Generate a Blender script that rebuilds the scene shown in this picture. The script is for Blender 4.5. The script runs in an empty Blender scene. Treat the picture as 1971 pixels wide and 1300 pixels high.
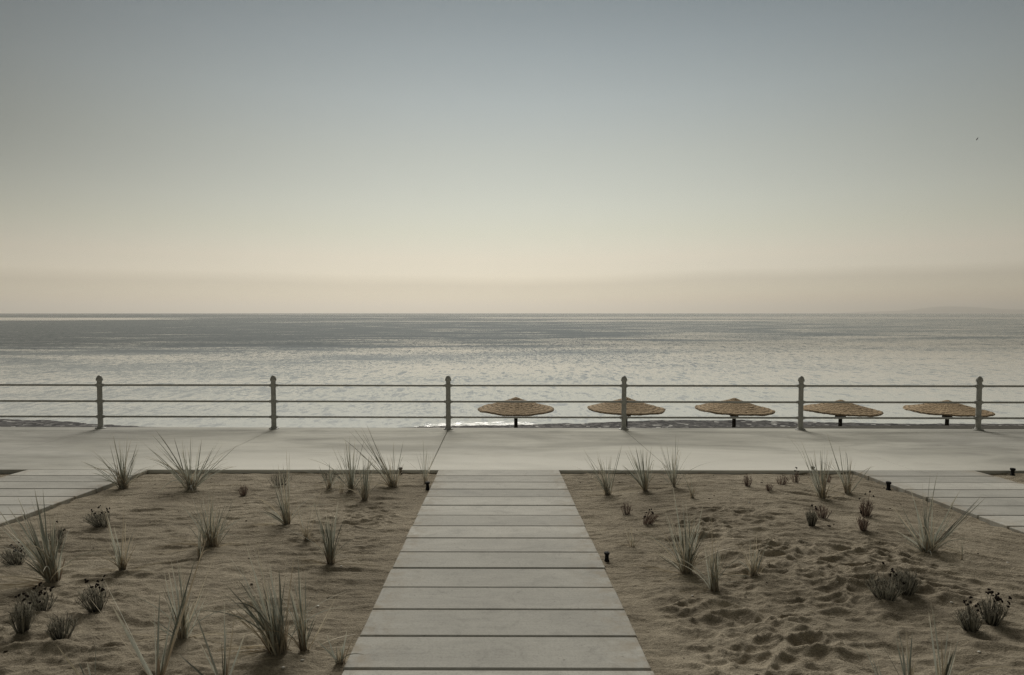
import bpy, bmesh, math, random
import numpy as np
from mathutils import Vector, Matrix, noise as mn

S = bpy.context.scene
COL = S.collection
R = math.radians
rng = random.Random(7)

# ------------------------------------------------------------------ camera
F = 1200.0; CX = 985.5; CY = 650.0; H = 2.371
PITCH = math.atan(47.0 / F)
CAM = Vector((0.0, 0.0, H))
cd = bpy.data.cameras.new('camera'); cam = bpy.data.objects.new('camera', cd); COL.objects.link(cam)
cam.location = CAM; cam.rotation_euler = (math.pi / 2 - PITCH, 0, 0)
cd.sensor_width = 36; cd.lens = F / 1971 * 36; cd.clip_start = .05; cd.clip_end = 200000
S.camera = cam

def ray(px, py):
    x = (px - CX) / F; y = -(py - CY) / F
    c, s = math.cos(PITCH), math.sin(PITCH)
    return Vector((x, c + y * s, -s + y * c))

# ------------------------------------------------------------------ layout of the place
EDGE = 9.145                     # seaward end of the planted beds, front of the promenade
SLOPE = .0475                    # the garden falls towards the sea
def path_z(y): return .05 + SLOPE * (EDGE - y)
def path_x(y): return -.011 - .0202 * y
def edge_y(x): return EDGE - .004 * (x + .2)
def fence_y(x): return 12.655 - .011 * x
PATHS = [0.0, -6.09, 6.118]      # centre lines of the three walks
PW = 1.784

# ------------------------------------------------------------------ node helpers
class NT:
    def __init__(s, name):
        s.m = bpy.data.materials.new(name); s.m.use_nodes = True
        s.t = s.m.node_tree; s.t.nodes.clear()
        s.out = s.n('ShaderNodeOutputMaterial')
    def n(s, typ, **kw):
        nd = s.t.nodes.new(typ)
        for k, v in kw.items():
            if hasattr(nd, k): setattr(nd, k, v)
        return nd
    def put(s, sock, v):
        if isinstance(v, bpy.types.NodeSocket): s.t.links.new(v, sock)
        elif v is not None:
            if hasattr(sock.default_value, '__len__') and not hasattr(v, '__len__'): v = (v,) * len(sock.default_value)
            if hasattr(sock.default_value, '__len__') and len(sock.default_value) == 4 and len(v) == 3: v = (*v, 1)
            sock.default_value = v
    def coord(s, kind='Object'): return s.n('ShaderNodeTexCoord').outputs[kind]
    def mapping(s, v, scale=(1, 1, 1), rot=(0, 0, 0), loc=(0, 0, 0)):
        m = s.n('ShaderNodeMapping'); s.put(m.inputs[0], v)
        m.inputs['Scale'].default_value = scale; m.inputs['Rotation'].default_value = rot; m.inputs['Location'].default_value = loc
        return m.outputs[0]
    def noise(s, v, scale, detail=4, rough=.55, dist=0, col=False):
        m = s.n('ShaderNodeTexNoise'); s.put(m.inputs['Vector'], v)
        m.inputs['Scale'].default_value = scale; m.inputs['Detail'].default_value = detail
        m.inputs['Roughness'].default_value = rough; m.inputs['Distortion'].default_value = dist
        return m.outputs['Color' if col else 'Fac']
    def voro(s, v, scale, feature='F1', out='Distance'):
        m = s.n('ShaderNodeTexVoronoi', feature=feature); s.put(m.inputs['Vector'], v); m.inputs['Scale'].default_value = scale
        return m.outputs[out]
    def ramp(s, f, stops, interp='LINEAR'):
        r = s.n('ShaderNodeValToRGB'); s.put(r.inputs[0], f); cr = r.color_ramp; cr.interpolation = interp
        while len(cr.elements) < len(stops): cr.elements.new(.5)
        for e, (p, c) in zip(cr.elements, stops):
            e.position = p
            if not hasattr(c, '__len__'): c = (c, c, c)
            e.color = (*c[:3], 1)
        return r.outputs[0]
    def math(s, op, a, b=None, clamp=False):
        m = s.n('ShaderNodeMath', operation=op, use_clamp=clamp); s.put(m.inputs[0], a)
        if b is not None: s.put(m.inputs[1], b)
        return m.outputs[0]
    def mr(s, v, a, b, c=0, d=1, smooth=False):
        m = s.n('ShaderNodeMapRange'); m.interpolation_type = 'SMOOTHSTEP' if smooth else 'LINEAR'
        s.put(m.inputs[0], v)
        for i, q in enumerate((a, b, c, d)): s.put(m.inputs[i + 1], q)
        return m.outputs[0]
    def mix(s, f, a, b, mode='MIX'):
        m = s.n('ShaderNodeMix', data_type='RGBA', blend_type=mode)
        s.put(m.inputs[0], f); s.put(m.inputs[6], a); s.put(m.inputs[7], b)
        return m.outputs[2]
    def vmath(s, op, a, b=None):
        m = s.n('ShaderNodeVectorMath', operation=op); s.put(m.inputs[0], a)
        if b is not None: s.put(m.inputs[1], b)
        return m.outputs[0]
    def bump(s, h, strength=.3, dist=.01, normal=None):
        b = s.n('ShaderNodeBump'); s.put(b.inputs['Height'], h); b.inputs['Strength'].default_value = strength
        b.inputs['Distance'].default_value = dist
        if normal is not None: s.put(b.inputs['Normal'], normal)
        return b.outputs[0]
    def bsdf(s, color, rough=.8, spec=.3, normal=None, **kw):
        p = s.n('ShaderNodeBsdfPrincipled'); s.put(p.inputs['Base Color'], color); s.put(p.inputs['Roughness'], rough)
        s.put(p.inputs['Specular IOR Level'], spec)
        if normal is not None: s.put(p.inputs['Normal'], normal)
        for k, v in kw.items(): s.put(p.inputs[k.replace('_', ' ')], v)
        s.t.links.new(p.outputs[0], s.out.inputs[0]); return p

# ------------------------------------------------------------------ object helpers
def obj(name, verts, faces, mat, parent=None, smooth=False, loc=None, attr=None):
    me = bpy.data.meshes.new(name)
    if isinstance(verts, np.ndarray): 
        me.vertices.add(len(verts)); me.vertices.foreach_set('co', verts.astype(np.float32).ravel())
        f = np.asarray(faces, np.int32); k = f.shape[1]
        me.loops.add(f.size); me.loops.foreach_set('vertex_index', f.ravel())
        me.polygons.add(len(f)); me.polygons.foreach_set('loop_start', np.arange(0, f.size, k, dtype=np.int32))
        me.update(calc_edges=True)
    else: me.from_pydata(verts, [], faces)
    if attr:
        for an, vals in attr.items():
            a = me.attributes.new(an, 'FLOAT', 'POINT'); a.data.foreach_set('value', np.asarray(vals, np.float32))
    me.validate()
    if smooth: me.polygons.foreach_set('use_smooth', [True] * len(me.polygons))
    me.materials.append(mat)
    o = bpy.data.objects.new(name, me); COL.objects.link(o)
    if parent: o.parent = parent
    if loc is not None: o.location = loc
    return o
def empty(name, loc, label, cat, group=None):
    o = bpy.data.objects.new(name, None); COL.objects.link(o); o.location = loc; o.empty_display_size = .1
    o['label'] = label; o['category'] = cat
    if group: o['group'] = group
    return o
def tag(o, label, cat, group=None):
    o['label'] = label; o['category'] = cat
    if group: o['group'] = group
    return o
class MB:
    """collects simple shapes into one mesh"""
    def __init__(s): s.v = []; s.f = []
    def lathe(s, prof, seg=20, c=(0, 0, 0), cap=True):
        b = len(s.v); n = len(prof)
        for r, z in prof:
            for k in range(seg):
                a = 2 * math.pi * k / seg; s.v.append((c[0] + r * math.cos(a), c[1] + r * math.sin(a), c[2] + z))
        for i in range(n - 1):
            for k in range(seg):
                k2 = (k + 1) % seg; s.f.append((b + i * seg + k, b + i * seg + k2, b + (i + 1) * seg + k2, b + (i + 1) * seg + k))
        if cap:
            s.f.append(tuple(b + k for k in reversed(range(seg)))); s.f.append(tuple(b + (n - 1) * seg + k for k in range(seg)))
    def tube(s, a, b_, r, seg=12, r2=None):
        a = Vector(a); b_ = Vector(b_); d = (b_ - a).normalized(); u = d.orthogonal().normalized(); w = d.cross(u)
        b = len(s.v); r2 = r if r2 is None else r2
        for p, q in ((a, r), (b_, r2)):
            for k in range(seg):
                t = 2 * math.pi * k / seg; s.v.append(tuple(p + u * q * math.cos(t) + w * q * math.sin(t)))
        for k in range(seg):
            k2 = (k + 1) % seg; s.f.append((b + k, b + k2, b + seg + k2, b + seg + k))
        s.f.append(tuple(b + k for k in reversed(range(seg)))); s.f.append(tuple(b + seg + k for k in range(seg)))
    def box(s, c, d, bev=0):
        bm = bmesh.new(); bmesh.ops.create_cube(bm, size=1)
        for v in bm.verts: v.co = Vector((v.co.x * d[0], v.co.y * d[1], v.co.z * d[2]))
        if bev: bmesh.ops.bevel(bm, geom=bm.edges[:], offset=bev, segments=2, affect='EDGES', profile=.6)
        b = len(s.v); bm.verts.ensure_lookup_table(); bm.verts.index_update()
        s.v += [tuple(v.co + Vector(c)) for v in bm.verts]; s.f += [tuple(b + v.index for v in f.verts) for f in bm.faces]; bm.free()
    def ball(s, c, r, sub=1, sq=(1, 1, 1)):
        bm = bmesh.new(); bmesh.ops.create_icosphere(bm, subdivisions=sub, radius=1)
        b = len(s.v); bm.verts.index_update()
        for v in bm.verts:
            k = r * (1 + .25 * mn.noise(v.co * 2.3 + Vector(c) * 40))
            s.v.append((c[0] + v.co.x * k * sq[0], c[1] + v.co.y * k * sq[1], c[2] + v.co.z * k * sq[2]))
        s.f += [tuple(b + v.index for v in f.verts) for f in bm.faces]; bm.free()
    def build(s, name, mat, parent=None, smooth=True, loc=None): return obj(name, s.v, s.f, mat, parent, smooth, loc)

def smooth_by_angle(o, deg=40):
    me = o.data; bm = bmesh.new(); bm.from_mesh(me)
    for f in bm.faces: f.smooth = True
    for e in bm.edges:
        if len(e.link_faces) == 2 and e.calc_face_angle(0) > R(deg): e.smooth = False
    bm.to_mesh(me); bm.free()

# ------------------------------------------------------------------ materials
def m_concrete():
    t = NT('promenade_concrete'); c = t.coord()
    big = t.noise(t.mapping(c, (.35, 1.1, 1)), 1.0, 5, .6, .6)
    mid = t.noise(t.mapping(c, (1.2, 4, 1), (0, 0, .15)), 1.0, 6, .62, .4)
    fine = t.noise(c, 60, 5, .7)
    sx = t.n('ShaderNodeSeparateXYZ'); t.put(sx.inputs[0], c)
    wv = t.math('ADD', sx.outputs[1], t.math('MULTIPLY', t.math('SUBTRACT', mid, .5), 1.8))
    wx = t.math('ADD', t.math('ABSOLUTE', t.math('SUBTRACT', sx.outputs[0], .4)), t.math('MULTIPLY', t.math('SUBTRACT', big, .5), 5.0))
    dry = t.math('MULTIPLY', t.mr(wv, 11.2, 9.3, 0, 1, True), t.mr(wx, 8.0, 4.0, 0, 1, True))  # mask of the paler tone along the front edge, fading towards both ends
    dark_ends = t.mr(wx, 5.5, 9.0, 0, 1, True)  # mask of the darker tone towards both ends of the promenade
    col = t.ramp(big, [(.28, (.40, .394, .345)), (.5, (.56, .553, .49)), (.68, (.69, .683, .61))])
    col = t.mix(.55, col, t.ramp(mid, [(.3, .55), (.5, .8), (.75, 1.0)]), 'MULTIPLY')
    st = t.ramp(t.noise(t.mapping(c, (.25, .8, 1), loc=(3, 1, 0)), 1.3, 4, .6, 1.2), [(.5, 1), (.68, .68)])
    col = t.mix(.8, col, st, 'MULTIPLY')
    col = t.mix(.25, col, t.ramp(fine, [(.3, .6), (.7, 1.05)]), 'MULTIPLY')
    col = t.mix(t.math('MULTIPLY', dark_ends, .75), col, (.72, .72, .74), 'MULTIPLY')
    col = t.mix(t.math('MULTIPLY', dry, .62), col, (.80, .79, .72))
    spots = t.ramp(t.voro(t.mapping(c, (1, 1, .1)), 2.6), [(.02, .45), (.045, 1)])
    col = t.mix(.5, col, spots, 'MULTIPLY')
    h = t.math('ADD', t.math('MULTIPLY', mid, .6), t.math('MULTIPLY', fine, .4))
    t.bsdf(col, t.mr(mid, .3, .7, .8, .95), .2, t.bump(h, .35, .006)); return t.m
def m_plank():
    t = NT('walk_planks'); c = t.coord()
    at = t.n('ShaderNodeAttribute', attribute_name='plank').outputs['Fac']
    off = t.n('ShaderNodeCombineXYZ'); t.put(off.inputs[0], t.math('MULTIPLY', at, 37.0)); t.put(off.inputs[1], t.math('MULTIPLY', at, 11.0))
    cc = t.vmath('ADD', c, off.outputs[0])
    big = t.noise(t.mapping(cc, (1.1, 2.6, 1)), 1.0, 5, .62, .8)
    grain = t.noise(t.mapping(cc, (4, 55, 1)), 1.0, 4, .6, .3)
    fine = t.noise(c, 70, 5, .75)
    sc = t.ramp(t.noise(t.mapping(cc, (2, 2, 1), loc=(7, 0, 0)), 2.2, 5, .7, 1.5), [(.52, 1), (.75, .74)])
    col = t.ramp(big, [(.28, (.385, .380, .345)), (.5, (.475, .468, .425)), (.74, (.56, .553, .505))])
    col = t.mix(.8, col, sc, 'MULTIPLY')
    col = t.mix(.22, col, t.ramp(grain, [(.3, .65), (.7, 1.08)]), 'MULTIPLY')
    col = t.mix(.5, col, t.ramp(fine, [(.32, .6), (.5, 1.0), (.66, 1.12)]), 'MULTIPLY')
    col = t.mix(1.0, col, t.ramp(t.math('FRACT', t.math('MULTIPLY', at, 7.31)), [(0, .80), (.5, .95), (1, 1.06)]), 'MULTIPLY')
    spots = t.ramp(t.voro(cc, 7.0), [(.03, .35), (.075, 1)]); col = t.mix(.5, col, spots, 'MULTIPLY')
    sandy = t.math('MULTIPLY', t.n('ShaderNodeAttribute', attribute_name='edge').outputs['Fac'],
                   t.ramp(t.noise(c, 9, 5, .7), [(.42, 0), (.62, 1)]))
    col = t.mix(t.math('MULTIPLY', sandy, .75), col, (.30, .26, .20))
    h = t.math('ADD', t.math('MULTIPLY', grain, .5), t.math('ADD', t.math('MULTIPLY', fine, .3), t.math('MULTIPLY', big, .5)))
    t.bsdf(col, t.mr(big, .3, .7, .8, .95), .2, t.bump(h, .4, .004)); return t.m
def m_sand():
    t = NT('beach_sand'); c = t.coord()
    big = t.noise(c, .9, 5, .6, .5); mid = t.noise(t.mapping(c, (3, 9, 3), (0, 0, -.12)), 1.0, 5, .65, .5); grain = t.noise(c, 330, 3, .8); gr2 = t.noise(c, 90, 4, .75)
    col = t.ramp(big, [(.3, (.265, .230, .172)), (.52, (.372, .325, .247)), (.72, (.495, .438, .338))])
    col = t.mix(.6, col, t.ramp(mid, [(.3, .6), (.55, 1.0), (.75, 1.2)]), 'MULTIPLY')
    col = t.mix(.6, col, t.ramp(grain, [(.32, .4), (.5, .95), (.68, 1.5)]), 'MULTIPLY')
    col = t.mix(.7, col, t.ramp(gr2, [(.34, .55), (.52, 1.0), (.68, 1.3)]), 'MULTIPLY')
    deb = t.ramp(t.voro(t.mapping(c, (1, 2.2, 1)), 8.0), [(.03, .25), (.07, 1)])
    debm = t.ramp(t.noise(c, 1.4, 3), [(.5, 0), (.62, .85)])
    col = t.mix(debm, col, deb, 'MULTIPLY')
    pock = t.noise(t.mapping(c, (1, 1.5, 1)), 24, 4, .65, .3)
    h = t.math('ADD', t.math('ADD', t.math('MULTIPLY', grain, .3), t.math('MULTIPLY', pock, 1.1)), t.math('ADD', t.math('MULTIPLY', gr2, .6), t.math('MULTIPLY', mid, .7)))
    col = t.mix(.5, col, t.ramp(pock, [(.34, .62), (.55, 1.0), (.7, 1.15)]), 'MULTIPLY')
    t.bsdf(col, .95, .1, t.bump(h, 1.0, .016)); return t.m
def m_metal():
    t = NT('painted_railing_metal'); c = t.coord()
    n = t.noise(c, 9, 5, .65); n2 = t.noise(t.mapping(c, (30, 30, 6)), 1, 5, .7)
    col = t.ramp(n, [(.3, (.24, .24, .215)), (.6, (.34, .34, .31)), (.8, (.42, .415, .375))])
    col = t.mix(t.ramp(n2, [(.62, 0), (.72, .5)]), col, (.10, .075, .05))
    t.bsdf(col, t.mr(n2, .3, .7, .38, .6), .5, t.bump(n2, .25, .002)); return t.m
def m_straw():
    t = NT('straw_thatch'); 
    u = t.n('ShaderNodeAttribute', attribute_name='around').outputs['Fac']; v = t.n('ShaderNodeAttribute', attribute_name='down').outputs['Fac']
    cb = t.n('ShaderNodeCombineXYZ'); t.put(cb.inputs[0], t.math('MULTIPLY', u, 1.0)); t.put(cb.inputs[1], v); t.put(cb.inputs[2], t.n('ShaderNodeObjectInfo').outputs['Random'])
    fib = t.noise(t.mapping(cb.outputs[0], (7, 11, 20)), 1.0, 4, .75, .5)
    tuft = t.noise(t.mapping(cb.outputs[0], (2.2, 2.2, 20)), 1.0, 3, .6)
    row = t.math('FRACT', t.math('ADD', v, t.math('MULTIPLY', t.noise(t.mapping(cb.outputs[0], (3, .7, 20)), 1.0, 3, .6), .5)))
    col = t.ramp(fib, [(.3, (.14, .098, .058)), (.5, (.52, .385, .235)), (.72, (.90, .74, .50))])
    col = t.mix(.6, col, t.ramp(tuft, [(.3, .5), (.7, 1.25)]), 'MULTIPLY')
    col = t.mix(.75, col, t.ramp(row, [(0, .25), (.25, .95), (.8, 1.1), (1, .35)]), 'MULTIPLY')
    t.bsdf(col, .85, .2, t.bump(t.math('ADD', fib, tuft), .9, .03)); return t.m
def m_simple(name, c0, c1, scale=12, rough=.8, spec=.25, stretch=(1, 1, 1), bump=.3, bd=.004):
    t = NT(name); c = t.mapping(t.coord(), stretch); n = t.noise(c, scale, 5, .65)
    t.bsdf(t.ramp(n, [(.3, c0), (.7, c1)]), rough, spec, t.bump(n, bump, bd)); return t.m
def m_blade(name, c0, c1, tip, root):
    t = NT(name); a = t.n('ShaderNodeAttribute', attribute_name='along').outputs['Fac']; r = t.n('ShaderNodeAttribute', attribute_name='tone').outputs['Fac']
    col = t.ramp(r, [(0, c0), (1, c1)])
    w = t.math('ADD', a, t.math('MULTIPLY', t.math('SUBTRACT', r, .5), .25))
    col = t.mix(t.ramp(w, [(.72, 0), (1.0, .9)]), col, tip)
    col = t.mix(t.ramp(w, [(.0, .9), (.3, 0)]), col, root)
    st = t.noise(t.mapping(t.coord(), (60, 60, 8)), 1.0, 3, .6)
    col = t.mix(.4, col, t.ramp(st, [(.3, .6), (.7, 1.2)]), 'MULTIPLY')
    p = t.bsdf(col, .55, .35)
    tr = t.n('ShaderNodeBsdfTranslucent'); t.put(tr.inputs[0], col)
    ms = t.n('ShaderNodeMixShader'); ms.inputs[0].default_value = .3
    t.t.links.new(p.outputs[0], ms.inputs[1]); t.t.links.new(tr.outputs[0], ms.inputs[2]); t.t.links.new(ms.outputs[0], t.out.inputs[0])
    return t.m
def m_beach():
    t = NT('wet_shingle'); c = t.coord()
    v = t.voro(t.mapping(c, (1, .7, 1)), 5.0, 'F1', 'Color'); d = t.voro(t.mapping(c, (1, .7, 1)), 5.0)
    s = t.n('ShaderNodeSeparateColor'); t.put(s.inputs[0], v)
    col = t.ramp(s.outputs[0], [(0, (.035, .034, .036)), (.6, (.09, .087, .085)), (.93, (.18, .175, .17)), (1, (.6, .6, .57))])
    n = t.noise(c, .5, 4, .6)
    col = t.mix(.6, col, t.ramp(n, [(.3, .5), (.7, 1.2)]), 'MULTIPLY')
    t.bsdf(col, .9, .15, t.bump(d, .9, .05)); return t.m
def m_sea():
    t = NT('sea_water'); c = t.coord(); sep = t.n('ShaderNodeSeparateXYZ'); t.put(sep.inputs[0], c); X, Y = sep.outputs[0], sep.outputs[1]
    flat = t.mapping(c, (1, 1, 0))
    # wind ruffled sea: slopes rise away from the sheltered shore; slicks are smoother
    wob = t.noise(t.mapping(flat, (.012, .02, 0)), 1.0, 4, .6, .5)
    yy = t.math('ADD', Y, t.math('MULTIPLY', t.math('SUBTRACT', wob, .5), t.math('MULTIPLY', Y, .6)))
    side = t.mr(t.math('DIVIDE', X, Y), -.6, .5, 1.2, .80)
    ruff = t.math('MULTIPLY', t.math('POWER', t.mr(yy, 20, 170, .30, 1), .75), side)
    amp = t.mr(ruff, 0, 1, SEA['calm'], SEA['rough'])
    lx = t.math('MULTIPLY', X, .0016); ly = t.math('LOGARITHM', Y, 2.718)
    cb = t.n('ShaderNodeCombineXYZ'); t.put(cb.inputs[0], t.math('MULTIPLY', t.math('DIVIDE', X, Y), 1.6)); t.put(cb.inputs[1], t.math('MULTIPLY', ly, 7.0))
    sl = t.noise(cb.outputs[0], 1.0, 4, .55, .7)
    slick = t.math('MULTIPLY', t.ramp(sl, [(.56, 0), (.66, 1)]), t.mr(Y, 260, 480, 0, 1))
    # the long bright slick off shore, and the darker breeze line beyond it
    wy = t.math('ADD', Y, t.math('MULTIPLY', t.math('SUBTRACT', t.noise(t.mapping(flat, (.0022, .0003, 0)), 1.0, 3, .6), .5), 220))
    wid = t.mr(t.math('DIVIDE', X, Y), -.75, -.1, 150, 0)
    band = t.math('MULTIPLY', t.mr(t.math('ADD', wy, wid), 620, 660), t.mr(wy, 800, 760))
    az = t.math('DIVIDE', X, Y)
    gate = t.math('MAXIMUM', t.mr(az, -.42, -.66, 0, 1, True), t.mr(az, -.16, .02, 0, .8, True))
    gate = t.math('MULTIPLY', gate, t.ramp(t.noise(t.mapping(flat, (.004, .01, 0)), 1.0, 3, .6), [(.3, .5), (.6, 1)]))
    slick = t.math('MAXIMUM', t.math('MULTIPLY', slick, .7), t.math('MULTIPLY', band, gate))
    amp = t.math('MULTIPLY', amp, t.mr(slick, 0, 1, 1, .10))
    gust = t.noise(t.mapping(flat, (.03, .09, 0)), 1.0, 4, .6, .4)
    amp = t.math('MULTIPLY', amp, t.mr(gust, .3, .7, .75, 1.25))
    def slope(sx, sy, sc, det, loc):
        n = t.noise(t.mapping(flat, (sx, sy, 0), (0, 0, .12), loc), sc, det, .8, .3, col=True)
        return t.vmath('SUBTRACT', n, (.5, .5, .5))
    a = slope(1.25, .30, 1.0, 3, (0, 0, 0)); b = slope(.8, 1.2, 1.1, 4, (31, 7, 0))
    s = t.vmath('ADD', t.vmath('MULTIPLY', a, (.6, 1.5, 1)), t.vmath('MULTIPLY', b, (.7, 1.3, .5)))
    sc = t.n('ShaderNodeVectorMath', operation='SCALE'); t.put(sc.inputs[0], s); t.put(sc.inputs['Scale'], amp)
    # wavelets run in to the shore: their steep fronts face it
    sp2 = t.n('ShaderNodeSeparateXYZ'); t.put(sp2.inputs[0], sc.outputs[0])
    sp3 = t.n('ShaderNodeSeparateXYZ'); t.put(sp3.inputs[0], s)
    cov = t.math('MULTIPLY', t.math('MULTIPLY', ruff, t.mr(gust, .3, .7, .6, 1.4)), t.mr(slick, 0, 1, 1, .05))
    lo = t.mr(cov, .15, 1.0, .24, -.07)
    front = t.math('MINIMUM', 1.0, t.math('MAXIMUM', 0.0, t.math('DIVIDE', t.math('SUBTRACT', t.math('ABSOLUTE', sp3.outputs[1]), lo), .10)))
    fy = t.math('MULTIPLY', front, t.mr(Y, 32, 75, -.085, -.128))
    cb2 = t.n('ShaderNodeCombineXYZ'); t.put(cb2.inputs[0], t.math('MULTIPLY', sp2.outputs[0], .35)); t.put(cb2.inputs[1], fy); cb2.inputs[2].default_value = 1
    nz = t.vmath('NORMALIZE', cb2.outputs[0])
    shore = t.n('ShaderNodeAttribute', attribute_name='shore').outputs['Fac']
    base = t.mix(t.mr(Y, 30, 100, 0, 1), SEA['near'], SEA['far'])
    fo = t.ramp(t.noise(t.mapping(flat, (1.0, 2.2, 0)), 1.6, 5, .7, .6), [(.47, 0), (.56, 1)])
    foam = t.math('MULTIPLY', fo, t.mr(shore, .15, 1.1, 1, 0))
    foam = t.math('MULTIPLY', foam, t.math('MAXIMUM', .05, t.math('MULTIPLY', t.mr(X, -5, -3.0), t.mr(X, 1.5, .2))))
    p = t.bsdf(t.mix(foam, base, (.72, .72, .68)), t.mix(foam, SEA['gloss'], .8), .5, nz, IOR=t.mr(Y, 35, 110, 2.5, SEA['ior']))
    return t.m
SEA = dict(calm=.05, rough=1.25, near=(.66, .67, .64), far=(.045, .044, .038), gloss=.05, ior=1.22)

M = dict(conc=m_concrete(), plank=m_plank(), sand=m_sand(), metal=m_metal(), straw=m_straw(), beach=m_beach(), sea=m_sea())
M['pole'] = m_simple('weathered_wood', (.03, .026, .02), (.075, .065, .05), 30, .85, .2, (1, 1, .15))
M['black'] = m_simple('black_plastic', (.008, .008, .008), (.018, .018, .017), 40, .75, .2)
M['lens'] = m_simple('lamp_lens', (.02, .02, .02), (.035, .035, .033), 40, .7, .2)
M['kerb'] = m_simple('dark_coping_stone', (.045, .042, .034), (.10, .095, .08), 14, .85, .2)
M['shell'] = m_simple('shell_white', (.55, .53, .48), (.8, .78, .72), 60, .6, .3)
M['litter'] = m_simple('plant_litter', (.02, .016, .012), (.06, .045, .03), 60, .9, .1)
M['green'] = m_blade('dune_grass_leaf', (.08, .088, .068), (.60, .615, .53), (.68, .63, .5), (.36, .30, .22))
M['dry'] = m_blade('dry_grass_leaf', (.30, .25, .175), (.72, .65, .5), (.62, .55, .42), (.2, .15, .10))
M['sheath'] = m_blade('grass_sheath', (.20, .145, .10), (.58, .50, .37), (.38, .37, .28), (.08, .055, .04))
M['shrub'] = m_blade('shrub_stem', (.05, .048, .038), (.36, .345, .28), (.34, .31, .245), (.025, .021, .016))
M['rshrub'] = m_blade('reddish_shrub_stem', (.07, .052, .042), (.26, .19, .15), (.27, .20, .155), (.03, .02, .015))
M['head'] = m_simple('dry_flower_head', (.008, .006, .005), (.03, .022, .017), 80, .9, .1)
M['gull'] = m_simple('gull_feather', (.04, .04, .04), (.12, .12, .115), 6, .8, .2)
M['boat'] = m_simple('boat_paint', (.6, .6, .57), (.75, .74, .70), 3, .4, .4)
M['wall'] = m_simple('seawall_concrete', (.16, .155, .14), (.28, .275, .25), 3, .85, .2)

# ------------------------------------------------------------------ sand sheet
def vnoise(x, y, seed=0):
    r = np.random.RandomState(seed); T = r.rand(256, 256)
    xi = np.floor(x).astype(int); yi = np.floor(y).astype(int); fx = x - xi; fy = y - yi
    fx = fx * fx * fx * (fx * (fx * 6 - 15) + 10); fy = fy * fy * fy * (fy * (fy * 6 - 15) + 10)
    g = lambda a, b: T[a % 256, b % 256]
    return (g(xi, yi) * (1 - fx) + g(xi + 1, yi) * fx) * (1 - fy) + (g(xi, yi + 1) * (1 - fx) + g(xi + 1, yi + 1) * fx) * fy - .5
def fbm(x, y, oct=4, seed=0, gain=.5):
    s = 0; a = 1
    for k in range(oct): s = s + a * vnoise(x * 2 ** k + 17 * k, y * 2 ** k - 9 * k, seed + k); a *= gain
    return s
def worley(x, y, seed):
    r = np.random.RandomState(seed); P = r.rand(64, 64, 3)
    xi = np.floor(x).astype(int); yi = np.floor(y).astype(int); f1 = np.full(x.shape, 9.0); f2 = np.full(x.shape, 9.0); w = np.zeros(x.shape)
    for a in (-1, 0, 1):
        for b in (-1, 0, 1):
            p = P[(xi + a) % 64, (yi + b) % 64]
            d = np.hypot(xi + a + p[..., 0] - x, yi + b + p[..., 1] - y)
            n = d < f1
            f2 = np.where(n, f1, np.minimum(f2, d)); w = np.where(n, p[..., 2], w); f1 = np.where(n, d, f1)
    return f1, f2, w
def sst(a, b, x):
    t = np.clip((x - a) / (b - a), 0, 1); return t * t * (3 - 2 * t)
ys = np.concatenate([np.arange(-2.0, 2.8, .06), np.arange(2.8, 9.22, .0115)])
xs = np.concatenate([np.arange(-11, -7.8, .06), np.arange(-7.8, 7.8, .0135), np.arange(7.8, 11, .06)])
GX, GY = np.meshgrid(xs, ys)
BUMPS = [(2.83, 4.66, .34, .035), (3.02, 4.72, .34, .035), (3.30, 4.25, .3, .02)]          # little mounds round the plants: x, y, radius, height
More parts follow.
